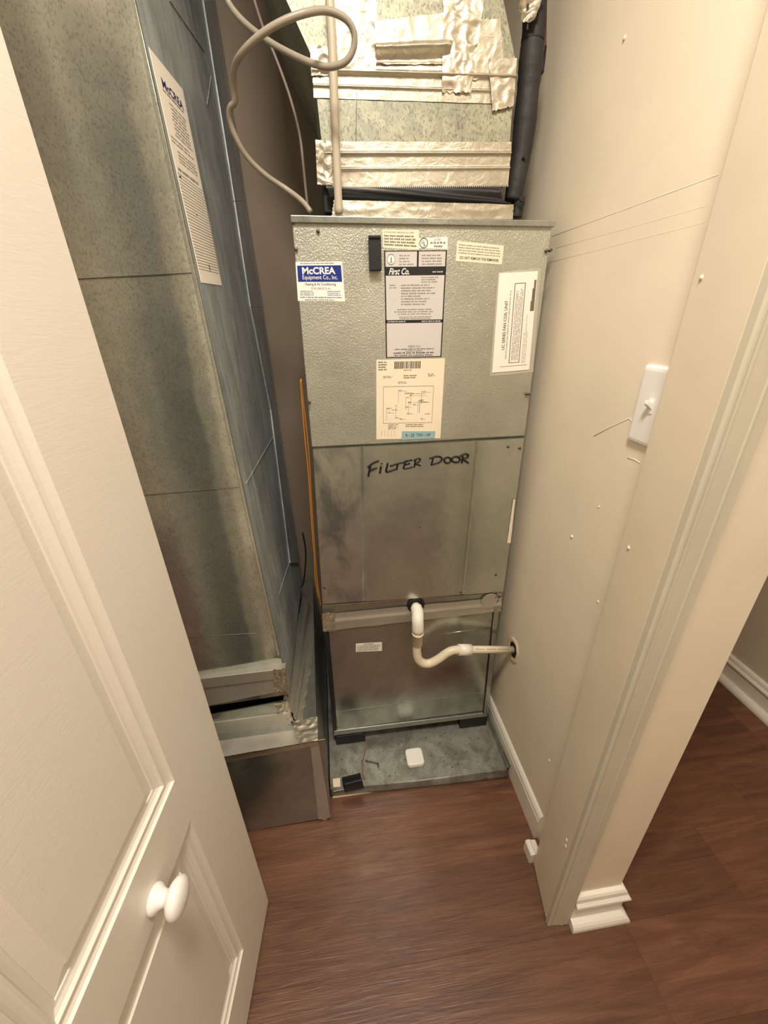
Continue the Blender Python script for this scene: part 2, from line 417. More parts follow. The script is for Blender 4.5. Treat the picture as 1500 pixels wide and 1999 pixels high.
m = MB(); m.hexa([D2(0, zb), D2(0.5, zb), D2(0.5, zt), D2(0, zt)], [D2(0, zb, T), D2(0.5, zb, T), D2(0.5, zt, T), D2(0, zt, T)])
m.build('folded_leaf', M['door'], doorE)
kn = MB().lathe([(0, 0.0165), (0.003, 0.0175), (0.007, 0.0165), (0.012, 0.0115), (0.017, 0.0095), (0.021, 0.0115), (0.024, 0.0185), (0.028, 0.0225), (0.033, 0.0235), (0.0375, 0.0210), (0.041, 0.0140), (0.0425, 0.004)],
          D(-0.236, 0.662), dn, 36).build('door_knob', M['plast'], doorE, smooth=True)
lab(kn, 'white round mushroom knob')

# ------------------------------------------------------------------ stickers and print
EPS = 0.0004
def bil(c, u, v): return (c[0]*(1-u)+c[1]*u)*(1-v)+(c[3]*(1-u)+c[2]*u)*v    # c: bl, br, tr, tl
def sticker(name, c, nrm, mat, parent, thick=EPS, label=None):
    nrm = Vector(nrm).normalized()
    o = MB().hexa([p+nrm*thick for p in c], [p-nrm*0.00005 for p in c]).build(name, mat, parent)
    if label: lab(o, label)
    return o, [p+nrm*(thick+0.00015) for p in c]
def print_rects(rects, c, mat, parent, name='print'):
    m = MB()
    for u0, v0, u1, v1 in rects: m.face([bil(c, u0, v0), bil(c, u1, v0), bil(c, u1, v1), bil(c, u0, v1)])
    o = m.build(name, mat, parent); o['kind'] = 'stuff'; return o
def lines(u0, v0, u1, v1, n, rnd, fill=0.62, ragged=0.3, lw=0.018, center=False):
    out = []; h = (v1-v0)/n
    for i in range(n):
        y = v1-h*(i+1)+h*(1-fill)/2; L = (u1-u0)*(1-ragged*rnd.random()); a = u0+((u1-u0)-L)/2 if center else u0; x = a
        while x < a+L-lw:
            for _ in range(rnd.randint(2, 8)):
                if x > a+L-lw: break
                hh = h*fill*(0.75+0.25*rnd.random()); out.append((x, y, x+lw*0.68, y+hh)); x += lw
            x += lw*0.7
    return out
def text(body, rect, c, mat, parent, name='lettering', shear=0, bold=0, rot=False):
    cu = bpy.data.curves.new('t', 'FONT'); cu.body = body; cu.size = 1; cu.shear = shear; cu.offset = bold; cu.resolution_u = 3
    o = bpy.data.objects.new('t', cu); C.objects.link(o)
    dg = bpy.context.evaluated_depsgraph_get(); me = bpy.data.meshes.new_from_object(o.evaluated_get(dg))
    bpy.data.objects.remove(o); bpy.data.curves.remove(cu)
    xs = [v.co.x for v in me.vertices]; ys = [v.co.y for v in me.vertices]
    x0, x1, y0, y1 = min(xs), max(xs), min(ys), max(ys); u0, v0, u1, v1 = rect
    for v in me.vertices:
        a = (v.co.x-x0)/(x1-x0); b = (v.co.y-y0)/(y1-y0)
        v.co = bil(c, u0+(u1-u0)*(1-b), v0+(v1-v0)*a) if rot else bil(c, u0+(u1-u0)*a, v0+(v1-v0)*b)
    me.name = name; me.materials.clear(); me.materials.append(mat)
    q = bpy.data.objects.new(name, me); C.objects.link(q); q.parent = parent; q.location = -world_loc(parent); q['kind'] = 'stuff'; return q

# ------------------------------------------------------------------ fan coil unit
UY = 0.900; UB = 1.30
unit = thing('fan_coil_unit', (0.19, UY, 0.07), 'tall narrow galvanized steel air handler cabinet standing on metal pan', 'air handler')
def Y(p, y): return onY(p[0], p[1], y)
# cabinet carcass just behind the front sheets
m = MB(); fr = [Vector((-0.072, UY+0.012, 0.075)), Vector((0.443, UY+0.012, 0.075)), Vector((0.447, UY+0.012, 1.07)), Vector((0.449, UY+0.012, 1.503)), Vector((-0.049, UY+0.012, 1.503)), Vector((-0.053, UY+0.012, 1.07))]
m.prism(fr, (0, UB-UY, 0)); m.build('cabinet', M['galv'], unit)
def sheet(name, q, mat, y=UY, t=0.011, bevel=0.0015):   # q: pixel corners bl, br, tr, tl
    c = [Y(p, y) for p in q]; o = MB().prism(c, (0, t, 0)).build(name, mat, unit, bevel=bevel); return o, c
up, upc = sheet('upper_panel', [(609, 873), (1025, 851), (1078, 441), (570, 432)], M['emboss'])
# cap along the top with its folded lip
c = [Y(p, UY-0.006) for p in ((568, 435), (1084, 443), (1086, 431), (567, 420))]
MB().prism(c, (0, 0.03, 0)).build('top_cap', M['galv'], unit, bevel=0.0012)
# filter door: one sheet with two folded creases
FD = [(630, 1180), (983, 1156), (1024, 856), (611, 878)]
cr1 = ((712, 1174), (707, 873)); cr2 = ((903, 1161), (932, 861))
m = MB(); bot = []; top = []
for a, b, dp in ((FD[0], FD[3], 0), ((709, 1174), (704, 873), -0.001), (cr1[0], cr1[1], 0.0022), ((715, 1174), (710, 873), -0.001), ((800, 1168), (815, 868), -0.003),
                 ((900, 1161), (929, 861), -0.001), (cr2[0], cr2[1], 0.0022), ((906, 1161), (935, 861), -0.001), (FD[1], FD[2], 0)):
    bot.append(Y(a, UY-0.002)+Vector((0, dp, 0))); top.append(Y(b, UY-0.002)+Vector((0, dp, 0)))
loop = bot+top[::-1]; m.prism(loop, (0, 0.013, 0)); m.f[0] = []
m.f = [f for f in m.f if f]
k = len(bot); nloop = 2*k
for i in range(k-1): m.f.append([i, i+1, nloop-2-i, nloop-1-i])
fdoor = m.build('filter_door', M['door_steel'], unit)
# strip over the drain and lower panel with frame
sheet('drain_strip', [(632, 1215), (978, 1180), (982, 1157), (629, 1182)], M['low_steel'], UY+0.001)
lowp, lpc = sheet('lower_panel', [(659, 1425), (944, 1388), (966, 1188), (640, 1217)], M['low_steel'], UY+0.002)
MB().tube([Y((846, 1241), UY+0.0018), Y((967, 1224), UY+0.0018)], 0.0012, 6).build('panel_crease', M['low_steel'], unit, smooth=True)
sheet('kick_strip', [(659, 1425), (944, 1388), (948, 1352), (655, 1390)], M['low_steel'], UY+0.0012, 0.004)
sheet('frame_rail', [(651, 1432), (658, 1431), (639, 1215), (633, 1213)], M['bplast'], UY-0.002, 0.02)
sheet('frame_rail', [(945, 1397), (954, 1393), (976, 1180), (966, 1182)], M['low_steel'], UY-0.004, 0.02)
sheet('gasket_strip', [(943, 1397), (947, 1396), (968, 1185), (965, 1185)], M['bplast'], UY-0.003, 0.018)
sheet('bottom_rail', [(652, 1437), (952, 1399), (952, 1392), (652, 1428)], M['galv'], UY-0.003, 0.02)
for q in ([(656, 1446), (714, 1438), (713, 1430), (654, 1436)], [(898, 1412), (953, 1404), (952, 1396), (897, 1402)]):
    a = Y(q[0], UY); b = Y(q[2], UY)
    o = MB().box(a.x, b.x, UY-0.004, UY+0.05, 0.036, a.z+0.022).build('rubber_foot', M['black'], unit, bevel=0.003)
for x in (0.0, 0.37): MB().box(x, x+0.05, UB-0.1, UB-0.02, 0.036, 0.076).build('rubber_foot', M['black'], unit)
MB().box(-0.07, 0.44, UY+0.07, UY+0.075, 0.036, 0.078).build('gap_shade_sheet', M['dark'], unit)  # near-black sheet added to stand in for the shade under the cabinet
# crumpled foil strip across the seam
def foilsheet(name, q, y, mat, parent, amp=0.002, freq=40, nu=24, nv=10, seed=0, ragged=0.0, ridges=(), lift=0.0008):
    c = [Y(p, y) if len(p) == 2 else Vector(p) for p in q]
    def fn(u, v):
        uu, vv = u, v
        if ragged:
            if v in (0.0, 1.0): vv = v+(noise.noise(Vector((u*9+seed, v*7, seed)))*ragged)*(1 if v else -1)
            if u in (0.0, 1.0): uu = u+(noise.noise(Vector((v*9+seed, u*5, seed+3)))*ragged*0.3)
        p = bil(c, uu, vv)
        a = abs(noise.noise(Vector((p.x*freq+seed, p.z*freq, seed))))*1.6+abs(noise.noise(Vector((p.x*freq*2.1, p.z*freq*2.1+seed, seed+9))))*0.7
        d = amp*(1-min(1, a)) + lift
        for r, h, wd in ridges: d += h*math.exp(-((v-r)/wd)**2)
        return p-Vector((0, d, 0))
    return MB().grid(fn, nu, nv).build(name, mat, parent, smooth=True, solid=0)
foilsheet('foil_strip', [(632, 1232), (977, 1193), (980, 1166), (630, 1199)], UY-0.001, M['foil_flat'], unit, 0.0006, 30, 30, 12, 3, 0.04, ((0.5, 0.004, 0.12),), 0.0015)
foilsheet('foil_strip', [(631, 1233), (655, 1232), (653, 1195), (629, 1196)], UY-0.006, M['foil'], unit, 0.004, 90, 16, 18, 8, 0.05)
# round patch and scribble at the right of the strip
pc = Y((957, 1174), UY-0.006)
lab(MB().lathe([(0, 0.026), (0.0006, 0.0262)], pc, (0, 1, 0), 32).build('round_patch', M['foil_flat'], unit), 'round foil patch')
def stroke(pxs, y, r, parent, name='lettering', mat=None):
    m = MB()
    for ln in pxs: m.tube(catmull([Y(p, y) for p in ln], 4) if len(ln) > 2 else [Y(p, y) for p in ln], r, 6)
    o = m.build(name, mat or M['marker'], parent, smooth=True); o['kind'] = 'stuff'; return o
stroke([((965, 1160), (970, 1158), (972, 1163)), ((967, 1168), (973, 1164), (974, 1172), (970, 1176))], UY-0.0068, 0.0006, unit)
# writing on the filter door
def cz(x, y): return (560+x/2.778, 840+y/2.778)
def el(x, y, rx, ry): return [cz(x+rx*math.cos(t*math.pi/6+1.2), y+ry*math.sin(t*math.pi/6+1.2)) for t in range(13)]
L = [[(443, 252), (448, 222), (455, 196)], [(440, 203), (468, 180), (500, 166)], [(446, 226), (468, 213), (490, 205)], [(512, 196), (509, 214), (506, 234)], [(514, 180), (516, 184)],
     [(548, 178), (543, 204), (540, 226), (560, 222), (590, 212)], [(560, 196), (600, 182), (642, 172)], [(602, 182), (599, 200), (596, 216)], [(642, 172), (638, 190), (634, 208), (655, 206), (684, 199)], [(640, 188), (668, 181)], [(643, 170), (680, 162)],
     [(692, 202), (695, 180), (699, 158)], [(688, 166), (710, 154), (724, 158), (716, 172), (697, 182), (710, 187), (726, 193)],
     [(794, 150), (790, 168), (785, 186)], [(774, 154), (806, 143), (834, 146), (842, 160), (824, 176), (780, 188)],
     [(950, 180), (953, 160), (957, 142)], [(940, 142), (964, 130), (984, 134), (980, 148), (955, 158), (970, 168), (986, 179)]]
stroke([[cz(*p) for p in l] for l in L]+[el(872, 164, 18, 16), el(918, 160, 22, 16)], UY-0.0042, 0.0025, fdoor, 'lettering')
# screws
for p in ((621, 451), (970, 438), (569+3, 434), (1068, 490), (578, 487), (604, 786), (1029, 770), (1016, 876), (993, 873), (634, 1148), (969, 1123), (900, 1157), (820, 1030), (1080, 436)):
    q = Y(p, UY-0.005)
    MB().lathe([(0, 0.0034), (-0.002, 0.0034), (-0.0035, 0.0018)], q+Vector((0, 0.003, 0)), (0, 1, 0), 10).build('screw', M['screw'], unit, smooth=True)
for p in ((1073, 490), (603, 786), (1032, 770)):
    q = Y(p, UY-0.004); MB().tube([q, q+Vector((0, -0.008, 0.0))], 0.0028, 8).build('screw', M['screw'], unit)
# clear tape scraps and peeled paint
foilsheet('tape_scrap', [(990, 1060), (997, 1060), (1006, 975), (1002, 975)], UY-0.003, M['paper'], unit, 0.001, 60, 3, 10, 5, 0.2)

YS = (0, -1, 0); rnd = random.Random(5)
def st(name, q, mat, label=None, thick=EPS, parent=None, y=UY): 
    return sticker(name, [Y(p, y) for p in q], YS, mat, parent or unit, thick, label)
# installer sticker, blue band
s_, c = st('company_sticker', [(582, 588), (674, 589), (668, 511), (577, 512)], M['paper3'], 'white sticker with blue band')
print_rects([(0.03, 0.50, 0.97, 0.91)], c, M['blue'], s_, 'colour_band')
c2 = [p-Vector((0, 0.00015, 0)) for p in c]
text('McCREA', (0.13, 0.69, 0.84, 0.87), c2, M['paper3'], s_, bold=0.03)
text('Equipment Co., Inc.', (0.13, 0.53, 0.88, 0.67), c2, M['paper3'], s_)
text('Heating & Air Conditioning', (0.17, 0.385, 0.83, 0.475), c, M['ink_b'], s_, bold=0.015)
text('FOR SERVICE IN', (0.30, 0.30, 0.70, 0.355), c, M['ink_b'], s_)
print_rects(lines(0.06, 0.14, 0.36, 0.28, 3, rnd, 0.6, 0.15, 0.02)+lines(0.64, 0.14, 0.95, 0.28, 3, rnd, 0.6, 0.15, 0.02)+lines(0.05, 0.07, 0.95, 0.13, 1, rnd, 0.6, 0.05, 0.015)
            + lines(0.15, 0.01, 0.80, 0.06, 1, rnd, 0.6, 0.05, 0.02)+lines(0.1, 0.935, 0.9, 0.985, 1, rnd, 0.6, 0.1, 0.016), c, M['ink_b'], s_)
# attention label
s_, c = st('attention_label', [(748, 484), (818, 488), (818, 450), (747, 449)], M['paper'], 'cream notice label')
text('ATTENTION: MARQUE DU CHEF', (0.04, 0.80, 0.86, 0.91), c, M['ink'], s_)
print_rects(lines(0.04, 0.10, 0.96, 0.76, 4, rnd, 0.62, 0.2, 0.033), c, M['ink'], s_)
# listing mark
s_, c = st('listing_label', [(816, 485), (874, 487), (874, 463), (817, 466)], M['paper3'], 'small white listing label')
cc = bil(c, 0.19, 0.52)
m = MB(); n = 24
for j in range(n):
    t = 2*math.pi*j/n; t2 = 2*math.pi*(j+1)/n
    f = lambda a, r: cc+Vector((math.cos(a)*r, 0, math.sin(a)*r))
    m.face([f(t, 0.0070), f(t2, 0.0070), f(t2, 0.0084), f(t, 0.0084)])
m.build('listing_mark', M['ink'], s_)
text('U', (0.115, 0.45, 0.185, 0.80), c, M['ink'], s_, bold=0.02); text('L', (0.19, 0.25, 0.26, 0.62), c, M['ink'], s_, bold=0.02)
text('LISTED', (0.52, 0.72, 0.78, 0.88), c, M['ink'], s_)
print_rects(lines(0.42, 0.42, 0.95, 0.66, 1, rnd, 0.8, 0.02, 0.04)+lines(0.55, 0.12, 0.85, 0.34, 1, rnd, 0.8, 0.02, 0.04), c, M['ink'], s_)
# main rating plate
s_, c = st('rating_plate', [(754, 699), (862, 697), (873, 489), (750, 490)], M['paper2'], 'tall grey rating plate with black bars')
F = [(0, 0.0, 0.02, 1), (0.98, 0, 1, 1), (0, 0, 1, 0.008), (0, 0.992, 1, 1), (0, 0.852, 1, 0.862), (0.52, 0.862, 0.55, 1), (0, 0.785, 1, 0.855), (0, 0.345, 1, 0.375)]
print_rects(F, c, M['bplast'], s_, 'black_bars')
c2 = [p-Vector((0, 0.00015, 0)) for p in c]
text('First Co.', (0.07, 0.792, 0.40, 0.850), c2, M['paper3'], s_, shear=0.35, bold=0.02)
print_rects(lines(0.78, 0.805, 0.97, 0.825, 1, rnd, 0.7, 0.02, 0.02)+lines(0.04, 0.352, 0.36, 0.368, 1, rnd, 0.8, 0.02, 0.014)+lines(0.62, 0.352, 0.97, 0.368, 1, rnd, 0.8, 0.02, 0.014), c2, M['paper2'], s_)
print_rects([], c, M['ink'], s_) if False else None
print_rects(lines(0.60, 0.87, 0.95, 0.97, 4, rnd, 0.5, 0.1, 0.02)+lines(0.24, 0.87, 0.5, 0.97, 4, rnd, 0.45, 0.4, 0.02)
            + lines(0.60, 0.715, 0.9, 0.775, 3, rnd, 0.5, 0.3, 0.02)+lines(0.08, 0.665, 0.22, 0.71, 2, rnd, 0.45, 0.1, 0.02)+lines(0.27, 0.51, 0.88, 0.71, 8, rnd, 0.5, 0.45, 0.02)
            + lines(0.12, 0.42, 0.88, 0.485, 3, rnd, 0.5, 0.3, 0.02, True)+lines(0.18, 0.38, 0.85, 0.412, 2, rnd, 0.6, 0.2, 0.014, True), c, M['ink_g'], s_)
text('FIRST CO', (0.40, 0.098, 0.60, 0.122), c, M['ink'], s_)
print_rects(lines(0.15, 0.075, 0.88, 0.095, 1, rnd, 0.6, 0.05, 0.018, True)+lines(0.35, 0.06, 0.65, 0.073, 1, rnd, 0.7, 0.05, 0.018, True)+lines(0.13, 0.036, 0.87, 0.058, 1, rnd, 0.75, 0.02, 0.024, True)+lines(0.15, 0.013, 0.86, 0.032, 1, rnd, 0.7, 0.02, 0.024, True), c, M['ink'], s_)
cc = bil(c, 0.11, 0.925); MB().lathe([(0, 0.0072), (-0.0001, 0.0072)], cc, (0, 1, 0), 20).build('round_emblem', M['paper3'], s_)
m = MB(); f = lambda a, r: cc+Vector((math.cos(a)*r, -0.0003, math.sin(a)*r*1.15))
for j in range(20): m.face([f(j*math.pi/10, 0.0072), f((j+1)*math.pi/10, 0.0072), f((j+1)*math.pi/10, 0.0078), f(j*math.pi/10, 0.0078)])
m.box(cc.x-0.001, cc.x+0.001, cc.y-0.0004, cc.y-0.0002, cc.z-0.003, cc.z+0.004); m.box(cc.x-0.0025, cc.x+0.0025, cc.y-0.0004, cc.y-0.0002, cc.z-0.005, cc.z-0.0038)
m.build('emblem_print', M['ink_g'], s_)['kind'] = 'stuff'
# do-not-remove label
s_, c = st('warning_label', [(890, 510), (980, 517), (984, 480), (893, 471)], M['paper'], 'tilted cream warning label')
print_rects(lines(0.04, 0.36, 0.96, 0.90, 4, rnd, 0.5, 0.08, 0.018), c, M['ink_g'], s_)
text('DO NOT REMOVE THIS REMINDER', (0.08, 0.12, 0.92, 0.27), c, M['ink'], s_, bold=0.02)
# document sleeve with the leaflet
s_, c = st('document_sleeve', [(956, 735), (1041, 727), (1056, 523), (972, 532)], M['sleeve'], 'clear sleeve holding leaflet', 0.0006)
q = [(961, 728), (1033, 722), (1050, 530), (975, 534)]
s2, c = sticker('leaflet', [Y(p, UY-0.0007) for p in q], YS, M['paper3'], s_, 0.0012, 'white folded leaflet')
def txt_m(*a, **k): return text(*a, **k)
def to_parent(fn, *a, **k): return fn(*a, **k)
text('UC SERIES FAN COIL UNIT', (0.20, 0.24, 0.28, 0.74), c, M['ink'], s_, rot=True, bold=0.012)
fr = [(0.42, 0.09, 0.44, 0.90), (0.69, 0.09, 0.71, 0.90), (0.42, 0.09, 0.71, 0.097), (0.42, 0.893, 0.71, 0.90), (0.2, 0.055, 0.92, 0.060)]
r2 = [(v, u, v2, u2) for (u, v, u2, v2) in lines(0.12, 0.47, 0.86, 0.67, 5, rnd, 0.55, 0.15, 0.012)]+[(v, u, v2, u2) for (u, v, u2, v2) in lines(0.14, 0.32, 0.84, 0.35, 1, rnd, 0.8, 0.02, 0.01)]+[(v, u, v2, u2) for (u, v, u2, v2) in lines(0.08, 0.76, 0.6, 0.88, 3, rnd, 0.4, 0.5, 0.012)]
print_rects(fr+r2, c, M['ink_g'], s_)
print_rects([(0.88, 0.62, 0.985, 0.72), (0.90, 0.72, 0.985, 0.84), (0.93, 0.84, 0.985, 0.92)], c, M['ink_g'], s_, 'torn_patch')
# wiring diagram sheet
s_, c = st('wiring_diagram', [(735, 858), (860, 856), (869, 700), (735, 703)], M['paper'], 'cream wiring diagram sheet')
bars = []; x = 0.26
while x < 0.64: wd = rnd.choice((0.006, 0.01, 0.014)); bars.append((x, 0.89, x+wd, 0.975)); x += wd+0.008
print_rects(bars+lines(0.40, 0.865, 0.52, 0.88, 1, rnd, 0.8, 0.0, 0.015)+lines(0.03, 0.87, 0.18, 0.985, 4, rnd, 0.6, 0.2, 0.018)+lines(0.40, 0.77, 0.60, 0.82, 2, rnd, 0.6, 0.1, 0.018, True)
            + lines(0.1, 0.78, 0.25, 0.81, 2, rnd, 0.6, 0.1, 0.018)+lines(0.76, 0.79, 0.87, 0.83, 2, rnd, 0.6, 0.1, 0.018)+lines(0.32, 0.71, 0.46, 0.74, 2, rnd, 0.6, 0.1, 0.015)
            + lines(0.44, 0.155, 0.74, 0.20, 2, rnd, 0.6, 0.1, 0.016, True)+lines(0.18, 0.13, 0.34, 0.2, 4, rnd, 0.6, 0.2, 0.016), c, M['ink'], s_)
dg_ = [(0.10, 0.21, 0.105, 0.68), (0.85, 0.21, 0.855, 0.68), (0.10, 0.21, 0.855, 0.215), (0.10, 0.675, 0.855, 0.68)]
for _ in range(26):
    u, v = rnd.uniform(0.13, 0.75), rnd.uniform(0.24, 0.63)
    dg_ += lines(u, v, u+rnd.uniform(0.03, 0.1), v+0.014, 1, rnd, 0.8, 0, 0.013)
    if rnd.random() < 0.5: dg_.append((u, v-0.004, u+rnd.uniform(0.05, 0.3), v-0.001))
    if rnd.random() < 0.4: dg_.append((u, v-0.15 if v > 0.4 else v, u+0.004, v))
for i in range(5): dg_.append((0.08+0.05*i, 0.04, 0.083+0.05*i, 0.12))
print_rects([r for r in dg_ if r[2] < 0.9], c, M['ink_g'], s_)
s_, c = st('refrigerant_label', [(784, 859), (849, 856), (850, 842), (785, 842)], M['pblue'], 'small pale blue label', 0.0008, y=UY-0.0006)
text('R - 22  TXV - HP', (0.12, 0.32, 0.86, 0.68), c, M['ink'], s_, bold=0.01)
# small label on the lower panel
s_, c = st('caution_label', [(695, 1273), (746, 1271), (746, 1254), (695, 1257)], M['paper3'], 'small white caution label', y=UY+0.002)
print_rects(lines(0.3, 0.80, 0.7, 0.95, 1, rnd, 0.8, 0, 0.03, True)+lines(0.05, 0.08, 0.95, 0.76, 5, rnd, 0.6, 0.1, 0.022), c, M['ink_g'], s_)
# dark collar round the drain outlet
dh = Y((812, 1181), UY-0.001)
MB().lathe([(0.0, 0.0255), (-0.004, 0.025), (-0.006, 0.020)], dh+Vector((0, 0.001, 0)), (0, 1, 0), 28).build('drain_collar', M['black'], unit, smooth=True)
# foil-wrapped collar on top of the cabinet
foilsheet('top_collar', [(648, 424), (1001, 429), (1003, 400), (652, 391)], 0.945, M['foil'], unit, 0.0016, 40, 60, 12, 21, 0.03)
MB().hexa([Y(p, 0.946) for p in ((652, 424), (999, 428), (1000, 401), (655, 392))], [Y(p, 0.946)+Vector((0, 0.28, 0)) for p in ((652, 424), (999, 428), (1000, 401), (655, 392))]).build('collar_core', M['galv'], unit)

# black plastic box stuck to the upper panel
a = Y((722, 529), UY-0.014); b = Y((744, 459), UY-0.014)
t = thing('black_plastic_box', (a.x, UY, a.z), 'small upright black plastic box stuck on embossed upper panel', 'box')
MB().box(a.x, b.x, UY-0.016, UY-0.0002, a.z, b.z).build('housing', M['bplast'], t, bevel=0.0015)
MB().box(a.x+0.001, b.x-0.001, UY-0.019, UY-0.0155, b.z-0.006, b.z-0.001).build('end_cap', M['bplast'], t, bevel=0.001)

# ------------------------------------------------------------------ supply plenum above the unit
PY = 0.975
plen = thing('supply_plenum', (0.2, PY, 1.56), 'galvanized supply plenum wrapped in creased silver foil tape above cabinet', 'duct')
def Pp(p, dy=0): return Y(p, PY+dy)
lo = [Pp(p) for p in ((637, 362), (990, 361), (1007, 118), (611, 115))]
MB().prism(lo, (0, 0.33, 0)).build('lower_section', M['galv_plen'], plen)
tl, tr = Pp((559, 0)), Pp((983, 0))
up_l = tl+Vector((-0.05, 0, 0.11)); up_r = tr+Vector((-0.05, 0, 0.11))
f = [lo[3], lo[2], tr, up_r, up_l, tl]
g = [lo[3]+Vector((0, 0.33, 0)), lo[2]+Vector((0.006, 0.33, 0)), tr+Vector((0.042, 0.33, 0)), up_r+Vector((0.09, 0.33, 0)), up_l+Vector((0, 0.33, 0)), tl+Vector((0, 0.33, 0))]
MB().hexa(f, g).build('offset_section', M['galv_plen'], plen)
MB().prism([up_l, up_r, up_r+Vector((0, 0, 0.5)), up_l+Vector((0, 0, 0.5))], (0, 0.33, 0)).build('upper_section', M['galv_plen'], plen)
FS = lambda q, amp, freq, nu, nv, seed, rag=0.05, ridges=(), lift=0.001, mat='foil', name='foil_tape': foilsheet(name, q, PY, M[mat], plen, amp, freq, nu, nv, seed, rag, ridges, lift)
FS([(637, 366), (992, 362), (999, 278), (617, 277)], 0.0006, 26, 80, 60, 1, 0.008, ((0.40, 0.003, 0.035), (0.74, 0.005, 0.04)), mat='foil')
FS([(613, 192), (1003, 205), (1009, 115), (608, 105)], 0.0007, 28, 80, 60, 2, 0.008, ((0.28, 0.003, 0.03), (0.60, 0.007, 0.05)), mat='foil')
FS([(648, 148), (734, 140), (736, -8), (640, -8)], 0.0025, 34, 30, 44, 4, 0.02, lift=0.002)
FS([(733, 128), (880, 128), (870, 28), (731, 45)], 0.002, 24, 44, 34, 5, 0.03, ((0.33, 0.012, 0.09), (0.10, -0.003, 0.06)), lift=0.003)
FS([(862, 182), (918, 184), (945, -8), (865, -8)], 0.004, 36, 26, 60, 6, 0.03, lift=0.003)
FS([(905, 160), (985, 150), (975, 40), (925, 40)], 0.0018, 30, 26, 34, 7, 0.03, lift=0.0025)
FS([(608, 150), (655, 150), (652, 95), (606, 90)], 0.003, 55, 20, 24, 9, 0.05, lift=0.003)
FS([(960, 220), (1001, 210), (1007, 120), (952, 120)], 0.0022, 44, 18, 30, 10, 0.05, lift=0.004)
FS([(620, 362), (650, 363), (646, 278), (616, 276)], 0.003, 55, 16, 28, 11, 0.03, lift=0.004)
for q in (((617, 280), (637, 364)), ):
    pass
# stiff side seam on the left and serrated bottom edge
m = MB(); n = 90
for i in range(n):
    p0 = Pp((637, 366)).lerp(Pp((992, 363)), i/n); p1 = Pp((637, 366)).lerp(Pp((992, 363)), (i+1)/n); mid = (p0+p1)/2-Vector((0, 0, 0.0035))
    m.face([p0-Vector((0, 0.004, 0)), mid-Vector((0, 0.004, 0)), p1-Vector((0, 0.004, 0))])
m.build('serrated_tape_edge', M['foil_flat'], plen)['kind'] = 'stuff'
for p, q in (((697, 180), (695, 275)), ((990, 205), (984, 278))):
    MB().tube([Pp(p, -0.0008), Pp(q, -0.0008)], 0.0007, 6).build('panel_seam', M['galv'], plen)
# flexible black canvas collar
def canv(u, v):
    c = [Y(p, 0.962) for p in ((650, 399), (1000, 401), (985, 362), (636, 362))]
    p = bil(c, u, v); d = 0.016*math.sin(v*3.14)*(0.55+0.45*math.sin(u*5.2+v*2.2))+0.010*math.exp(-((v-(0.85-0.75*u))/0.14)**2)
    x = -0.016*math.sin(v*3.14)*max(0, (u-0.9)/0.1)
    return p+Vector((x, 0.010-d, 0))
o = MB().grid(canv, 60, 14).build('canvas_connector', M['cloth'], plen, smooth=True); lab(o, 'black flexible canvas collar')
MB().prism([Y(p, 0.985) for p in ((632, 415), (660, 415), (660, 362), (629, 362))], (0, 0.3, 0)).build('canvas_side', M['cloth'], plen, bevel=0.004)
MB().prism([Y(p, 0.985) for p in ((660, 415), (990, 415), (975, 362), (660, 362))], (0, 0.25, 0)).build('canvas_core', M['cloth'], plen)

# ------------------------------------------------------------------ tall duct on the left
A = Vector((-0.172, 0.76, 0.46)); B = Vector((-0.209, 0.76, 1.70)); Cc = Vector((-0.167, 1.25, 0.46))
fn_ = (B-A).cross(Cc-A).normalized()
if fn_.x < 0: fn_ = -fn_
def F(px, py, lift=0): return hit(px, py, A, fn_)+fn_*lift
duct = thing('duct_riser', (-0.4, 0.95, 0.46), 'wide galvanized duct riser rising left of the tall cabinet', 'duct')
slope = (B.x-A.x)/(B.z-A.z)
def cx_(z): return A.x+slope*(z-A.z)
ZT = 2.43
Dt = F(430, 0); bt = Cc; bs = (Dt-Cc)/(Dt.z-Cc.z); back_top = Cc+bs*(ZT-Cc.z)
fl = [Vector((-0.60, 0.744, 0.46)), A, Vector((cx_(ZT), 0.76, ZT)), Vector((-0.60, 0.744, ZT))]
MB().prism(fl, (0, 0.003, 0)).build('front_panel', M['galv_duct'], duct)
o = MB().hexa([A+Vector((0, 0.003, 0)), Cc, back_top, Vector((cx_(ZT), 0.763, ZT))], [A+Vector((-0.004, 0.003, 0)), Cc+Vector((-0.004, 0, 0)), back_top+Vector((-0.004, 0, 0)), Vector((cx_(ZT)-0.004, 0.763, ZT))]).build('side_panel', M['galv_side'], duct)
lab(o, 'dull blue grey side sheet')
MB().hexa([Vector((-0.60, 1.246, 0.46)), Cc+Vector((-0.004, 0, 0)), back_top+Vector((-0.004, 0, 0)), Vector((-0.6, 1.246, ZT))], [Vector((-0.60, 1.25, 0.46)), Cc+Vector((-0.004, 0.004, 0)), back_top+Vector((-0.004, 0.004, 0)), Vector((-0.6, 1.25, ZT))]).build('back_panel', M['galv_side'], duct)
MB().box(-0.60, -0.597, 0.763, 1.246, 0.46, ZT).build('far_side_panel', M['galv_side'], duct)
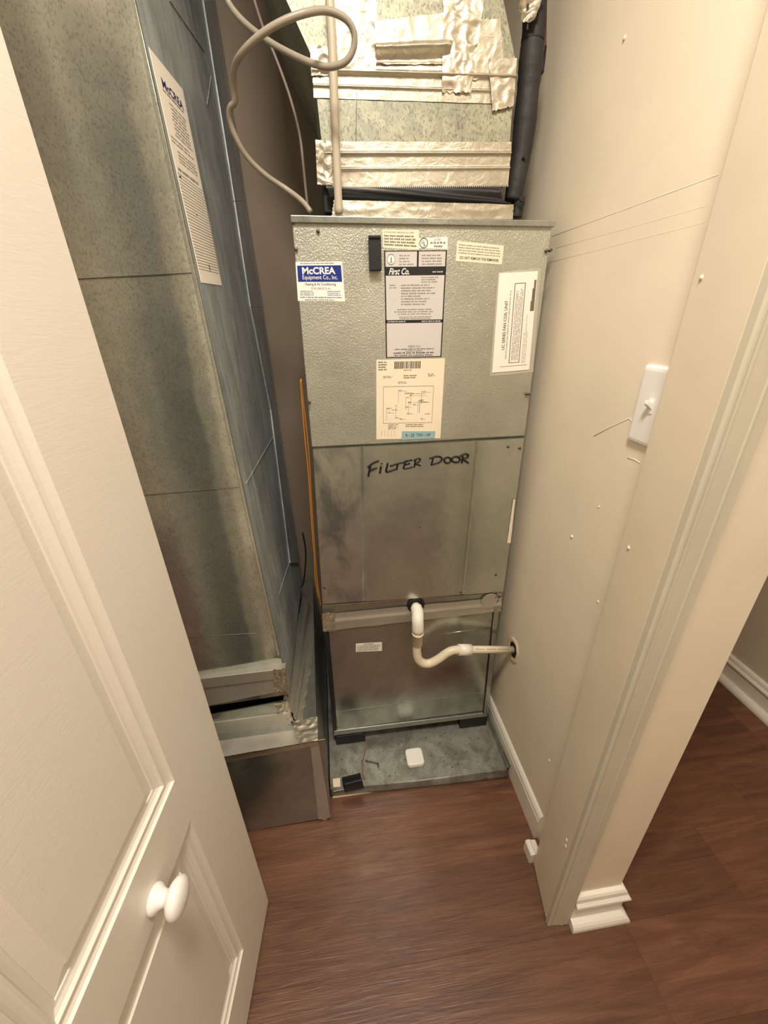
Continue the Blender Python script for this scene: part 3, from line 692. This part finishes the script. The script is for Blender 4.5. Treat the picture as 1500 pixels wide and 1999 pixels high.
# folded seam along the front corner, and standing seam near the back edge
MB().prism([Vector((cx_(0.46)-0.006, 0.76, 0.46)), Vector((cx_(0.46), 0.76, 0.46)), Vector((cx_(ZT), 0.76, ZT)), Vector((cx_(ZT)-0.006, 0.76, ZT))], (0, -0.002, 0)).build('corner_seam', M['galv_duct'], duct, bevel=0.0008)
inner = [(394, 0), (420, 190), (456, 394), (487, 600), (527, 800), (565, 1100)]; outer = [(427, 0), (452, 190), (477, 394), (508, 600), (538, 800), (584, 1100)]
ia, ob = [F(*p) for p in inner], [F(*p) for p in outer]
for i, (a, b) in enumerate(zip((0, 2, 3, 4), (2, 3, 4, 5))):
    q = [ia[b], ob[b].lerp(ob[b], 1), ob[a], ia[a]]
    MB().hexa([p+fn_*0.004 for p in q], [p+fn_*0.0 for p in q]).build('drive_cleat', M['galv_side'], duct, bevel=0.0012)
for a, b in (((330, 0), (398, 100)), ((398, 100), (412, 150)), ((480, 945), (532, 855)), ((545, 1160), (572, 1075)), ((412, 150), (404, 205))):
    MB().tube([F(*a, 0.0003), F(*b, 0.0003)], 0.0011, 6).build('cross_break_bead', M['galv_side'], duct)
def dfr(px, py): return hit(px, py, A, Vector((-0.0374, 1, 0)))
for a, b in (((100, 548), (378, 533)), ((230, 972), (470, 951)), ((300, 1247), (500, 1237)), ((250, 350), (300, 347))):
    if a[0] == 250: continue
    MB().tube([dfr(*a), dfr(*b)], 0.0006, 6).build('panel_seam', M['screw'], duct)
for p in ((228, 216), (420, 200)): pass
# lower flange of the riser, black gap of torn canvas under it
def slab(q, y, t, name, mat, parent, bevel=0.001, d=-1): return MB().prism([Y(p, y) for p in q], (0, d*t, 0)).build(name, M[mat], parent, bevel=bevel)
slab([(330, 1353), (559, 1324), (557, 1306), (325, 1334)], 0.740, 0.020, 'foil_flange', 'foil_flat', duct, d=1)
slab([(340, 1393), (560, 1347), (559, 1325), (330, 1354)], 0.744, 0.016, 'foil_flange', 'foil_flat', duct, d=1)
foilsheet('foil_tape', [(536, 1348), (561, 1347), (558, 1304), (533, 1306)], 0.738, M['foil'], duct, 0.004, 80, 14, 20, 31, 0.06)
MB().box(-0.56, -0.18, 0.775, 1.2, 0.37, 0.47).build('canvas_connector', M['cloth'], duct, bevel=0.006)
# taped edge down the right side of the flange
def RF(px, py, z): return onZ(px, py, z)
# record sheet taped to the side of the riser
pq = [F(p, q) for p, q in ((393, 552), (433, 558), (356, 175), (290, 92))]
s_, c = sticker('service_record_sheet', pq, fn_, M['paper3'], duct, 0.0005, 'long white service record sheet')
text('McCREA', (0.18, 0.885, 0.86, 0.925), c, M['ink_b'], s_, bold=0.03)
rr = lines(0.16, 0.868, 0.84, 0.882, 1, rnd, 0.8, 0.02, 0.02)+lines(0.25, 0.70, 0.9, 0.85, 9, rnd, 0.5, 0.25, 0.03, True)+lines(0.08, 0.655, 0.9, 0.69, 2, rnd, 0.5, 0.2, 0.03)+lines(0.2, 0.58, 0.92, 0.64, 4, rnd, 0.5, 0.1, 0.03)+lines(0.08, 0.53, 0.9, 0.56, 1, rnd, 0.5, 0.1, 0.03)
z = 0.52
while z > 0.06: rr.append((0.02, z, 0.98, z+0.0028)); z -= 0.0155
print_rects(rr, c, M['ink_g'], s_)
print_rects([(0.5, 0.075, 0.53, 0.11), (0.42, 0.36, 0.47, 0.366), (0.06, 0.505, 0.12, 0.515)], c, M['ink'], s_)

# ------------------------------------------------------------------ return box on the floor under the riser
BXF = 0.695
rbox = thing('return_air_box', (-0.35, BXF, 0.0), 'low foil taped galvanized air box on the floor under riser', 'duct')
zt_ = 0.36
bl, br, tr_, tl_ = Vector((-0.60, BXF, 0.004)), Vector((-0.099, BXF, 0.004)), Vector((-0.108, BXF, zt_)), Vector((-0.60, BXF, zt_))
bk = [Vector((-0.60, 1.40, 0.004)), Vector((-0.112, 1.40, 0.004)), Vector((-0.140, 1.40, zt_)), Vector((-0.60, 1.40, zt_))]
MB().hexa([bl, br, tr_, tl_], bk).build('box_body', M['galv'], rbox, bevel=0.002)
slab([(430, 1478), (635, 1442), (647, 1594), (488, 1622)], BXF, 0.002, 'front_sheet', 'low_steel', rbox)
def top(px, py, z=zt_+0.0005): return onZ(px, py, z)
# foil along the front top edge and right edge
def tsheet(q, z, name, mat, amp, freq, seed, nu=24, nv=8):
    c = [onZ(p[0], p[1], z) for p in q]
    def fn(u, v):
        p = bil(c, u, v); a = abs(noise.noise(Vector((p.x*freq+seed, p.y*freq, seed))))*1.8
        return p+Vector((0, 0, amp*(1-min(1, a))+0.0008))
    return MB().grid(fn, nu, nv).build(name, M[mat], rbox, smooth=True)
tsheet([(420, 1481), (621, 1447), (619, 1420), (410, 1450)], zt_, 'foil_tape', 'foil_flat', 0.001, 30, 3)
tsheet([(580, 1452), (621, 1447), (620, 1400), (572, 1410)], zt_+0.001, 'foil_tape', 'foil', 0.0025, 50, 4, 24, 24)
foilsheet('foil_tape', [(430, 1490), (622, 1454), (620, 1446), (428, 1479)], BXF-0.002, M['foil'], rbox, 0.002, 50, 30, 4, 12, 0.1)
foilsheet('foil_tape', [(622, 1600), (646, 1597), (622, 1448), (606, 1452)], BXF-0.002, M['foil_flat'], rbox, 0.001, 30, 5, 30, 13, 0.05)
# duct collar on the box top, taped
def col(q, y, t, name, mat): return slab(q, y, t, name, mat, rbox)
y0 = 0.754
col([(400, 1437), (569, 1411), (566, 1388), (390, 1412)], y0, 0.006, 'collar_band', 'foil_flat')
MB().prism([Y(p, y0) for p in ((400, 1437), (569, 1411), (558, 1368), (392, 1400))], (0, 0.003, 0)).build('collar_plate', M['low_steel'], rbox)
foilsheet('foil_tape', [(545, 1400), (574, 1408), (562, 1366), (536, 1372)], y0-0.002, M['foil'], rbox, 0.004, 70, 16, 16, 14, 0.06)
# side collar running back beside the riser
x0 = -0.160
side = [onX(p, q, x0) for p, q in ((568, 1411), (584, 1165), (581, 1150), (556, 1330))]
def sfn(u, v):
    a = Vector((-0.176+0.012*(1-v), 0.752, zt_+0.001)).lerp(Vector((-0.150+0.01*(1-v), 1.22, zt_+0.001)), u)
    p = a+Vector((-0.012*v, 0, 0.085*v)); q = abs(noise.noise(Vector((u*14, v*4, 2))))
    return p+Vector((0.004*q+0.005*math.exp(-((v-0.45)/0.12)**2), 0, 0))
MB().grid(sfn, 40, 10).build('side_collar_tape', M['foil_flat'], rbox, smooth=True)
def sfn2(u, v):
    a = Vector((-0.163, 0.752, zt_)).lerp(Vector((-0.140, 1.05, zt_)), u); wv = 0.02*(0.7+0.6*abs(noise.noise(Vector((u*8, 3, 1)))))
    return a+Vector((wv*v, 0, 0.0012+0.003*abs(noise.noise(Vector((u*22, v*5, 5))))))
MB().grid(sfn2, 40, 6).build('foil_tape', M['foil'], rbox, smooth=True)
for p in ((585, 1334), (594, 1180)):
    MB().lathe([(0, 0.0035), (0.002, 0.002)], onZ(*p, zt_), (0, 0, 1), 10).build('screw', M['screw'], rbox)
MB().lathe([(0, 0.0012), (-0.0015, 0.001)], Y((593, 1514), BXF-0.002), (0, 1, 0), 8).build('screw', M['screw'], rbox)

# ------------------------------------------------------------------ metal pan under the unit
pan = thing('drain_pan', (0.18, 0.75, 0.0), 'shallow galvanized drain pan on the floor beneath the cabinet', 'pan')
zp = 0.034
fl_ = [Vector((-0.0975, 0.753, 0.004)), Vector((0.464, 0.733, 0.001)), Vector((0.462, 0.742, zp)), Vector((-0.0975, 0.757, zp))]
MB().hexa([Vector((-0.0965, 0.757, zp-0.003)), Vector((0.462, 0.742, zp-0.003)), Vector((0.466, 1.36, zp-0.003)), Vector((-0.1105, 1.36, zp-0.003))],
          [Vector((-0.0980, 0.757, zp)), Vector((0.462, 0.742, zp)), Vector((0.466, 1.36, zp)), Vector((-0.1120, 1.36, zp))]).build('pan_floor', M['pan_steel'], pan)
def lip(u, v):
    p = bil(fl_, u, v); return p+Vector((0, 0.004*math.sin(u*9)*v*(1-v)*2, 0.002*math.sin(u*7+1)*v))
MB().grid(lip, 40, 4).build('front_lip', M['pan_steel'], pan, smooth=True, solid=0.002)
def rlip(u, v):
    y = 0.742+u*0.55; b = 0.006*noise.noise(Vector((u*6, 1.5, 0)))
    return Vector((0.461+0.006*v+b*v+0.003*math.sin(v*3), y, zp+v*(0.018+0.008*noise.noise(Vector((u*7, 4, 2))))))
MB().grid(rlip, 40, 5).build('side_lip', M['pan_steel'], pan, smooth=True, solid=0.0015)
MB().box(-0.09, 0.455, 0.77, 1.35, 0.001, zp-0.004).build('pan_base', M['dark'], pan)
struct(MB().box(-0.094, 0.30, 0.748, 0.756, 0.0003, 0.006).build('trim_4', M['glue'], bevel=0.001))
g_ = MB(); r3 = random.Random(11)
for _ in range(110):
    x = r3.uniform(-0.07, 0.44); y = r3.uniform(0.77, 0.89); s = r3.choice((0.0008, 0.001, 0.0014, 0.0022))
    g_.lathe([(0, s), (s*0.5, s*0.8), (s*0.8, s*0.2)], (x, y, zp), (0, 0, 1), 6)
o = g_.build('loose_grit', M['rust']); tag(o, 'fine dark grit scattered over the metal pan floor', 'debris', kind='stuff')
g_ = MB()
for _ in range(26):
    x = r3.uniform(-0.07, 0.44); y = r3.uniform(0.775, 0.885); s = r3.choice((0.002, 0.0026, 0.0034))
    g_.lathe([(0, s), (s*0.35, s*0.85), (s*0.5, s*0.2)], (x, y, zp), (0, 0, 1), 10)
g_.build('metal_blister', M['pan_steel'], pan, smooth=True)['kind'] = 'stuff'

# things lying on the pan
pc = onZ(811, 1490, zp)
t = thing('leak_sensor', (pc.x, pc.y+0.014, zp), 'white square rounded plastic puck lying on the metal pan', 'sensor')
def rrect(cx, cy, a, b, r, n=6):
    out = []
    for k, (sx, sy) in enumerate(((1, 1), (-1, 1), (-1, -1), (1, -1))):
        for j in range(n+1):
            an = math.pi/2*(k+j/n); out.append((cx+sx*(a-r)+r*math.cos(an), cy+sy*(b-r)+r*math.sin(an)))
    return out
cx2, cy2 = pc.x, pc.y+0.012
def rr_loft(levels, name, mat, parent):
    m = MB(); n = None
    for a, b, r, z in levels:
        L_ = rrect(cx2, cy2, a, b, r); n = len(L_); m.v += [Vector((x, y, z)) for x, y in L_]
    for i in range(len(levels)-1):
        for j in range(n): k = (j+1) % n; m.f.append([i*n+j, i*n+k, (i+1)*n+k, (i+1)*n+j])
    m.f.append(list(range(n))[::-1]); m.f.append([(len(levels)-1)*n+j for j in range(n)])
    return m.build(name, mat, parent, smooth=False)
rr_loft([(0.025, 0.025, 0.009, zp+0.0002), (0.0275, 0.0275, 0.010, zp+0.003), (0.028, 0.028, 0.010, zp+0.009)], 'lower_shell', M['plast'], t)
rr_loft([(0.028, 0.028, 0.010, zp+0.009), (0.028, 0.028, 0.010, zp+0.0145), (0.0265, 0.0265, 0.010, zp+0.0172), (0.023, 0.023, 0.009, zp+0.0182)], 'top_shell', M['plast'], t)
# float-switch style black tape over a wire at the pan's front left
tp = [(674, 1547), (711, 1538), (704, 1509), (668, 1518)]
m = MB()
pA = [onZ(*p, zp+0.002) for p in (tp[3], tp[2])]
prf = lambda u: [pA[0].lerp(pA[1], u)+Vector((0, 0, 0)), pA[0].lerp(pA[1], u)+Vector((0.001, -0.018, 0.006)), Y((670+37*u, 1531-9*u), 0.748), Y((674+37*u, 1547-9*u), 0.747)]
cols = [catmull(prf(i/10), 4) for i in range(11)]
o = MB().grid(lambda u, v: cols[round(u*10)][round(v*12)]+Vector((0, -0.0012, 0.0012)), 10, 12).build('black_tape', M['bplast'], smooth=True, solid=0.001)
tag(o, 'patch of black tape folded over the front lip of pan', 'tape')
o = MB().prism([onZ(p, q, zp+0.0025) for p, q in ((651, 1537), (665, 1536), (664, 1519), (650, 1521))], (0, 0, -0.002)).build('white_tag', M['paper'])
tag(o, 'small dirty white square tag beside black tape on pan', 'tag')
pts = catmull([onZ(714, 1440, zp+0.03), onZ(714, 1455, zp+0.004), onZ(711, 1475, zp+0.004), onZ(708, 1495, zp+0.005), onZ(709, 1512, zp+0.004), onZ(713, 1522, zp+0.003)], 6)
tag(MB().tube(pts, 0.0014, 8).build('copper_wire', M['copper'], smooth=True), 'thin copper coloured wire running from under cabinet to black tape', 'wire')
pts = catmull([onZ(648, 1549, zp+0.003)+Vector((0.004, 0.004, 0)), onZ(662, 1545, zp+0.003)+Vector((0, 0.003, 0)), onZ(676, 1541, zp+0.003)], 5)
tag(MB().tube(pts, 0.0018, 8).build('grey_wire', M['cable'], smooth=True), 'short grey wire stub leading left from black tape', 'wire')
pts = [onZ(p, q, zp+0.0035) for p, q in ((714, 1485), (728, 1488), (738, 1491), (739, 1498))]
tag(MB().tube(catmull(pts, 4), 0.0024, 8).build('metal_hook', M['screw'], smooth=True), 'small bent dark metal hook lying on pan', 'hook')

# ------------------------------------------------------------------ PVC condensate trap
VY = 0.845
pipe = thing('drain_pipe', (0.185, VY, 0.43), 'white plastic condensate trap pipe running from cabinet into wall', 'pipe')
p0 = Y((812, 1183), UY-0.006)
e1 = Vector((p0.x, UY+0.004, p0.z)); e2 = Vector((p0.x-0.001, VY+0.018, p0.z-0.006)); 
top_ = Vector((Y((816, 1230), VY).x, VY, Y((816, 1230), VY).z))
cor = Vector((top_.x, VY, p0.z-0.012))
MB().tube([e1, Vector((p0.x, VY+0.035, p0.z-0.003))], 0.0125, 20).build('stub_pipe', M['pvc'], pipe, smooth=True)
arc = catmull([Vector((p0.x, VY+0.042, p0.z-0.002)), Vector((p0.x, VY+0.022, p0.z-0.004)), Vector((top_.x, VY+0.005, p0.z-0.012)), Vector((top_.x, VY, p0.z-0.032)), top_], 5)
MB().tube(arc, 0.0165, 24).build('elbow', M['pvc'], pipe, smooth=True)
a = Y((816, 1226), VY); b = Y((815, 1238), VY); MB().tube([a, b], 0.0118, 20).build('riser_pipe', M['pvc_old'], pipe, smooth=True)
a = Y((816, 1236), VY); b = Y((815, 1259), VY)
MB().lathe([(0, 0.0135), (0, 0.0165), (0.004, 0.0165), (0.005, 0.0150), ((b-a).length-0.002, 0.0148), ((b-a).length, 0.0128)], a, b-a, 28).build('coupling', M['pvc_old'], pipe, smooth=True)
tr = [(815, 1256), (814, 1272), (817, 1287), (827, 1295), (840, 1295), (856, 1287), (873, 1275), (885, 1270), (900, 1269)]
MB().tube(catmull([Y(p, VY) for p in tr], 6), 0.0124, 22).build('trap_bend', M['pvc_old'], pipe, smooth=True)
a = Y((895, 1269), VY); b = Y((920, 1269), VY)
MB().lathe([(0, 0.0135), (0, 0.0165), ((b-a).length, 0.0165), ((b-a).length, 0.0115)], a, b-a, 28).build('coupling', M['pvc'], pipe, smooth=True)
a = Y((918, 1268.5), VY); b = Vector((WX+0.004, hc.y, hc.z)); 
o = MB().tube([a, b], 0.0108, 22).build('wall_pipe', M['pvc_old'], pipe, smooth=True)
mk = MB(); dirv = (b-a)
for i in range(22):
    if i in (6, 13): continue
    s = 0.10+i*0.034; q = a.lerp(b, s)
    mk.box(q.x, q.x+0.0032, q.y-0.0078, q.y-0.0072, q.z+0.0066+0.0014, q.z+0.0066+0.0032)
mk.build('pipe_print', M['ink_g'], pipe)['kind'] = 'stuff'

# ------------------------------------------------------------------ insulated refrigerant line, conduit and cables
LY = 1.0
ref = thing('refrigerant_line', (0.42, LY, 1.52), 'black foam insulated refrigerant pipe rising between plenum and right wall', 'pipe')
cl = [(1001, 392), (1009, 350), (1018, 300), (1025, 240), (1031, 180), (1037, 120), (1040, 80)]
rad = [0.0165, 0.0190, 0.0195, 0.0220, 0.0205, 0.0225, 0.0200]
pts = catmull([Y(p, LY) for p in cl], 8); rs = []
for i in range(len(pts)):
    t = i/8; k = min(int(t), len(rad)-2); r = rad[k]+(rad[k+1]-rad[k])*(t-k); rs.append(r*(1+0.05*noise.noise(Vector((i*0.9, 2, 0)))))
MB().tube(pts, rs, 18).build('insulation', M['insul'], ref, smooth=True)
pts = catmull([Y(p, LY) for p in ((1040, 84), (1043, 60), (1044, 20), (1046, -30), (1048, -110))], 6)
MB().tube(pts, 0.021, 18).build('insulation', M['insul'], ref, smooth=True)
MB().tube(catmull([Y(p, LY) for p in ((1008, 425), (1010, 412), (1012, 395), (1012, 388))], 5), [0.012]*8+[0.014]*8, 14).build('insulation', M['insul'], ref, smooth=True)
def fw(u, v):
    c = [Y(p, LY-0.028) for p in ((1014, 40), (1040, 44), (1062, -12), (1012, -12))]
    p = bil(c, u, v); return p-Vector((0, 0.012*(1-min(1, abs(noise.noise(p*55))*2))-0.012*math.sin(u*3.1), 0))
lab(MB().grid(fw, 22, 24).build('foil_wrap', M['foil'], ref, smooth=True), 'crumpled foil wrap')
for (p, q) in (((1021, 307), (1026, 311)), ((1015, 392), (1022, 394)), ((1030, 60), (1031, 10))):
    MB().tube([Y(p, LY-0.022), Y(q, LY-0.022)], 0.0022, 8).build('tie_end', M['black'], ref)
o = MB().tube([Y((1066, 90), 1.02), Y((1062, 120), 1.02), Y((1057, 140), 1.0)], [0.002, 0.003, 0.005], 8).build('torn_flap', M['black'], ref, smooth=True)
o = MB().tube([onY(1062, 92, 1.06), onY(1064, -60, 1.06)], 0.005, 10).build('copper_pipe', M['copper'], smooth=True)
tag(o, 'thin copper pipe beside the black foam insulation near right wall', 'pipe')
cond = MB().tube(catmull([Y(p, 0.930) for p in ((662, 417), (659, 350), (655, 260), (652, 180), (649, 90), (644, 0), (640, -80))], 5), [0.0075]*31, 12)
tag(cond.build('conduit', M['conduit'], smooth=True), 'upright thin grey plastic tube in front of foil taped plenum', 'tube')
cb = [(436, -20, .95), (450, 12, .95), (478, 45, .94), (520, 78, .92), (565, 104, .90), (610, 124, .875), (645, 131, .86), (676, 120, .85), (691, 92, .845), (690, 60, .84), (672, 35, .835), (635, 21, .83), (590, 28, .82), (545, 46, .82), (505, 72, .83), (472, 105, .85), (457, 135, .88), (457, 170, .90), (459, 198, .91), (449, 212, .92), (449, 236, .93), (461, 270, .94), (484, 308, .95), (520, 343, .955), (560, 370, .96), (590, 393, .945), (607, 414, .935)]
tag(MB().tube(catmull([onY(a, b, c) for a, b, c in cb], 6), 0.0047, 12).build('looped_cable', M['cable'], smooth=True), 'thick grey cable hanging in a loose loop above cabinet', 'cable')
cb = [(490, -20, 1.0), (500, 12, 1.0), (515, 58, .99), (535, 105, .985), (556, 160, .98), (572, 210, .975), (586, 268, .97), (592, 320, .965), (597, 370, .968), (602, 414, .972)]
tag(MB().tube(catmull([onY(*p) for p in cb], 5), 0.0026, 8).build('thin_wire', M['cable_d'], smooth=True), 'thin dark brown wire dropping behind cable loop to cabinet top', 'wire')
for k, (xo, ln) in enumerate(((0, ((588, 742), (592, 800), (597, 860), (603, 920), (607, 980), (611, 1040), (615, 1090), (617, 1130), (624, 1170))), (1, ((589, 740), (594, 790), (601, 850), (606, 910), (609, 970), (613, 1030), (618, 1100), (622, 1145), (628, 1185))))):
    pts = catmull([onY(p[0]-1, p[1], UY+0.03+0.006*k) for p in ln], 5)
    o = MB().tube(pts, 0.0016, 8).build('orange_wire', M['orange'], smooth=True)
    tag(o, ('orange wire hanging down cabinet left edge, outer strand of the pair', 'orange wire hanging down cabinet left edge, strand nearest the cabinet')[k], 'wire', 'orange wires beside the cabinet')
pts = catmull([onY(p[0], p[1], 1.20) for p in ((591, 1040), (597, 1075), (596, 1110), (592, 1140), (586, 1146), (580, 1144))], 5)
tag(MB().tube(pts, 0.0028, 8).build('black_cable', M['black'], smooth=True), 'short black cable drooping behind the riser onto floor box', 'cable')

# ------------------------------------------------------------------ light switch on the closet wall
sa = onX(1268, 712, WX); sb = onX(1238, 862, WX)
yf, zt2, zb2 = 0.598, sa.z, sb.z
sw = thing('light_switch', (WX, 0.56, (zt2+zb2)/2), 'white toggle light switch plate half hidden behind door jamb', 'switch')
m = MB(); lv = []
for x, i in ((WX, 0), (WX-0.003, 0), (WX-0.006, 0.003), (WX-0.0068, 0.007)):
    lv.append([(x, y, z) for y, z in [(a, b) for a, b in rrect((yf+yf-0.072)/2, (zt2+zb2)/2, 0.036-i, (zt2-zb2)/2-i, 0.005)]])
n = len(lv[0])
for l in lv: m.v += [Vector(p) for p in l]
for i in range(3):
    for j in range(n): k = (j+1) % n; m.f.append([i*n+j, i*n+k, (i+1)*n+k, (i+1)*n+j])
m.f.append([3*n+j for j in range(n)])
m.build('switch_plate', M['plast'], sw, smooth=False)
zc = (zt2+zb2)/2+0.002
MB().prism([(WX-0.0065, 0.556, zc-0.010), (WX-0.0065, 0.568, zc-0.010), (WX-0.0065, 0.568, zc+0.010), (WX-0.0065, 0.556, zc+0.010)], (-0.0015, 0, 0)).build('toggle_slot', M['plast'], sw)
MB().hexa([(WX-0.0065, 0.5575, zc-0.005), (WX-0.0065, 0.5665, zc-0.005), (WX-0.0065, 0.5665, zc+0.006), (WX-0.0065, 0.5575, zc+0.006)], [(WX-0.0175, 0.5585, zc+0.004), (WX-0.0175, 0.5655, zc+0.004), (WX-0.0165, 0.5655, zc+0.010), (WX-0.0165, 0.5585, zc+0.010)]).build('toggle', M['plast'], sw, bevel=0.001)

# ------------------------------------------------------------------ hall ceiling lamps
for k, (lc, pw) in enumerate(LAMPS):
    t = thing('ceiling_lamp', (lc[0], lc[1], ZC), ('round flush ceiling lamp over the hall, left of camera', 'round flush ceiling lamp over the hall, right of camera')[k], 'lamp', 'hall ceiling lamps')
    MB().lathe([(0, 0.17), (0.02, 0.17), (0.024, 0.155)], (lc[0], lc[1], ZC), (0, 0, -1), 32).build('lamp_rim', M['trim'], t, smooth=True)
    MB().lathe([(0.0241, 0.152), (0.026, 0.15)], (lc[0], lc[1], ZC), (0, 0, -1), 32).build('lamp_diffuser', M['lamp'], t)
    ld = bpy.data.lights.new('lamp_light', 'AREA'); ld.shape = 'DISK'; ld.size = 0.30; ld.energy = pw; ld.color = (1.0, 0.92, 0.81)
    lo_ = bpy.data.objects.new('lamp_light', ld); C.objects.link(lo_); lo_.location = (lc[0], lc[1], ZC-0.03)
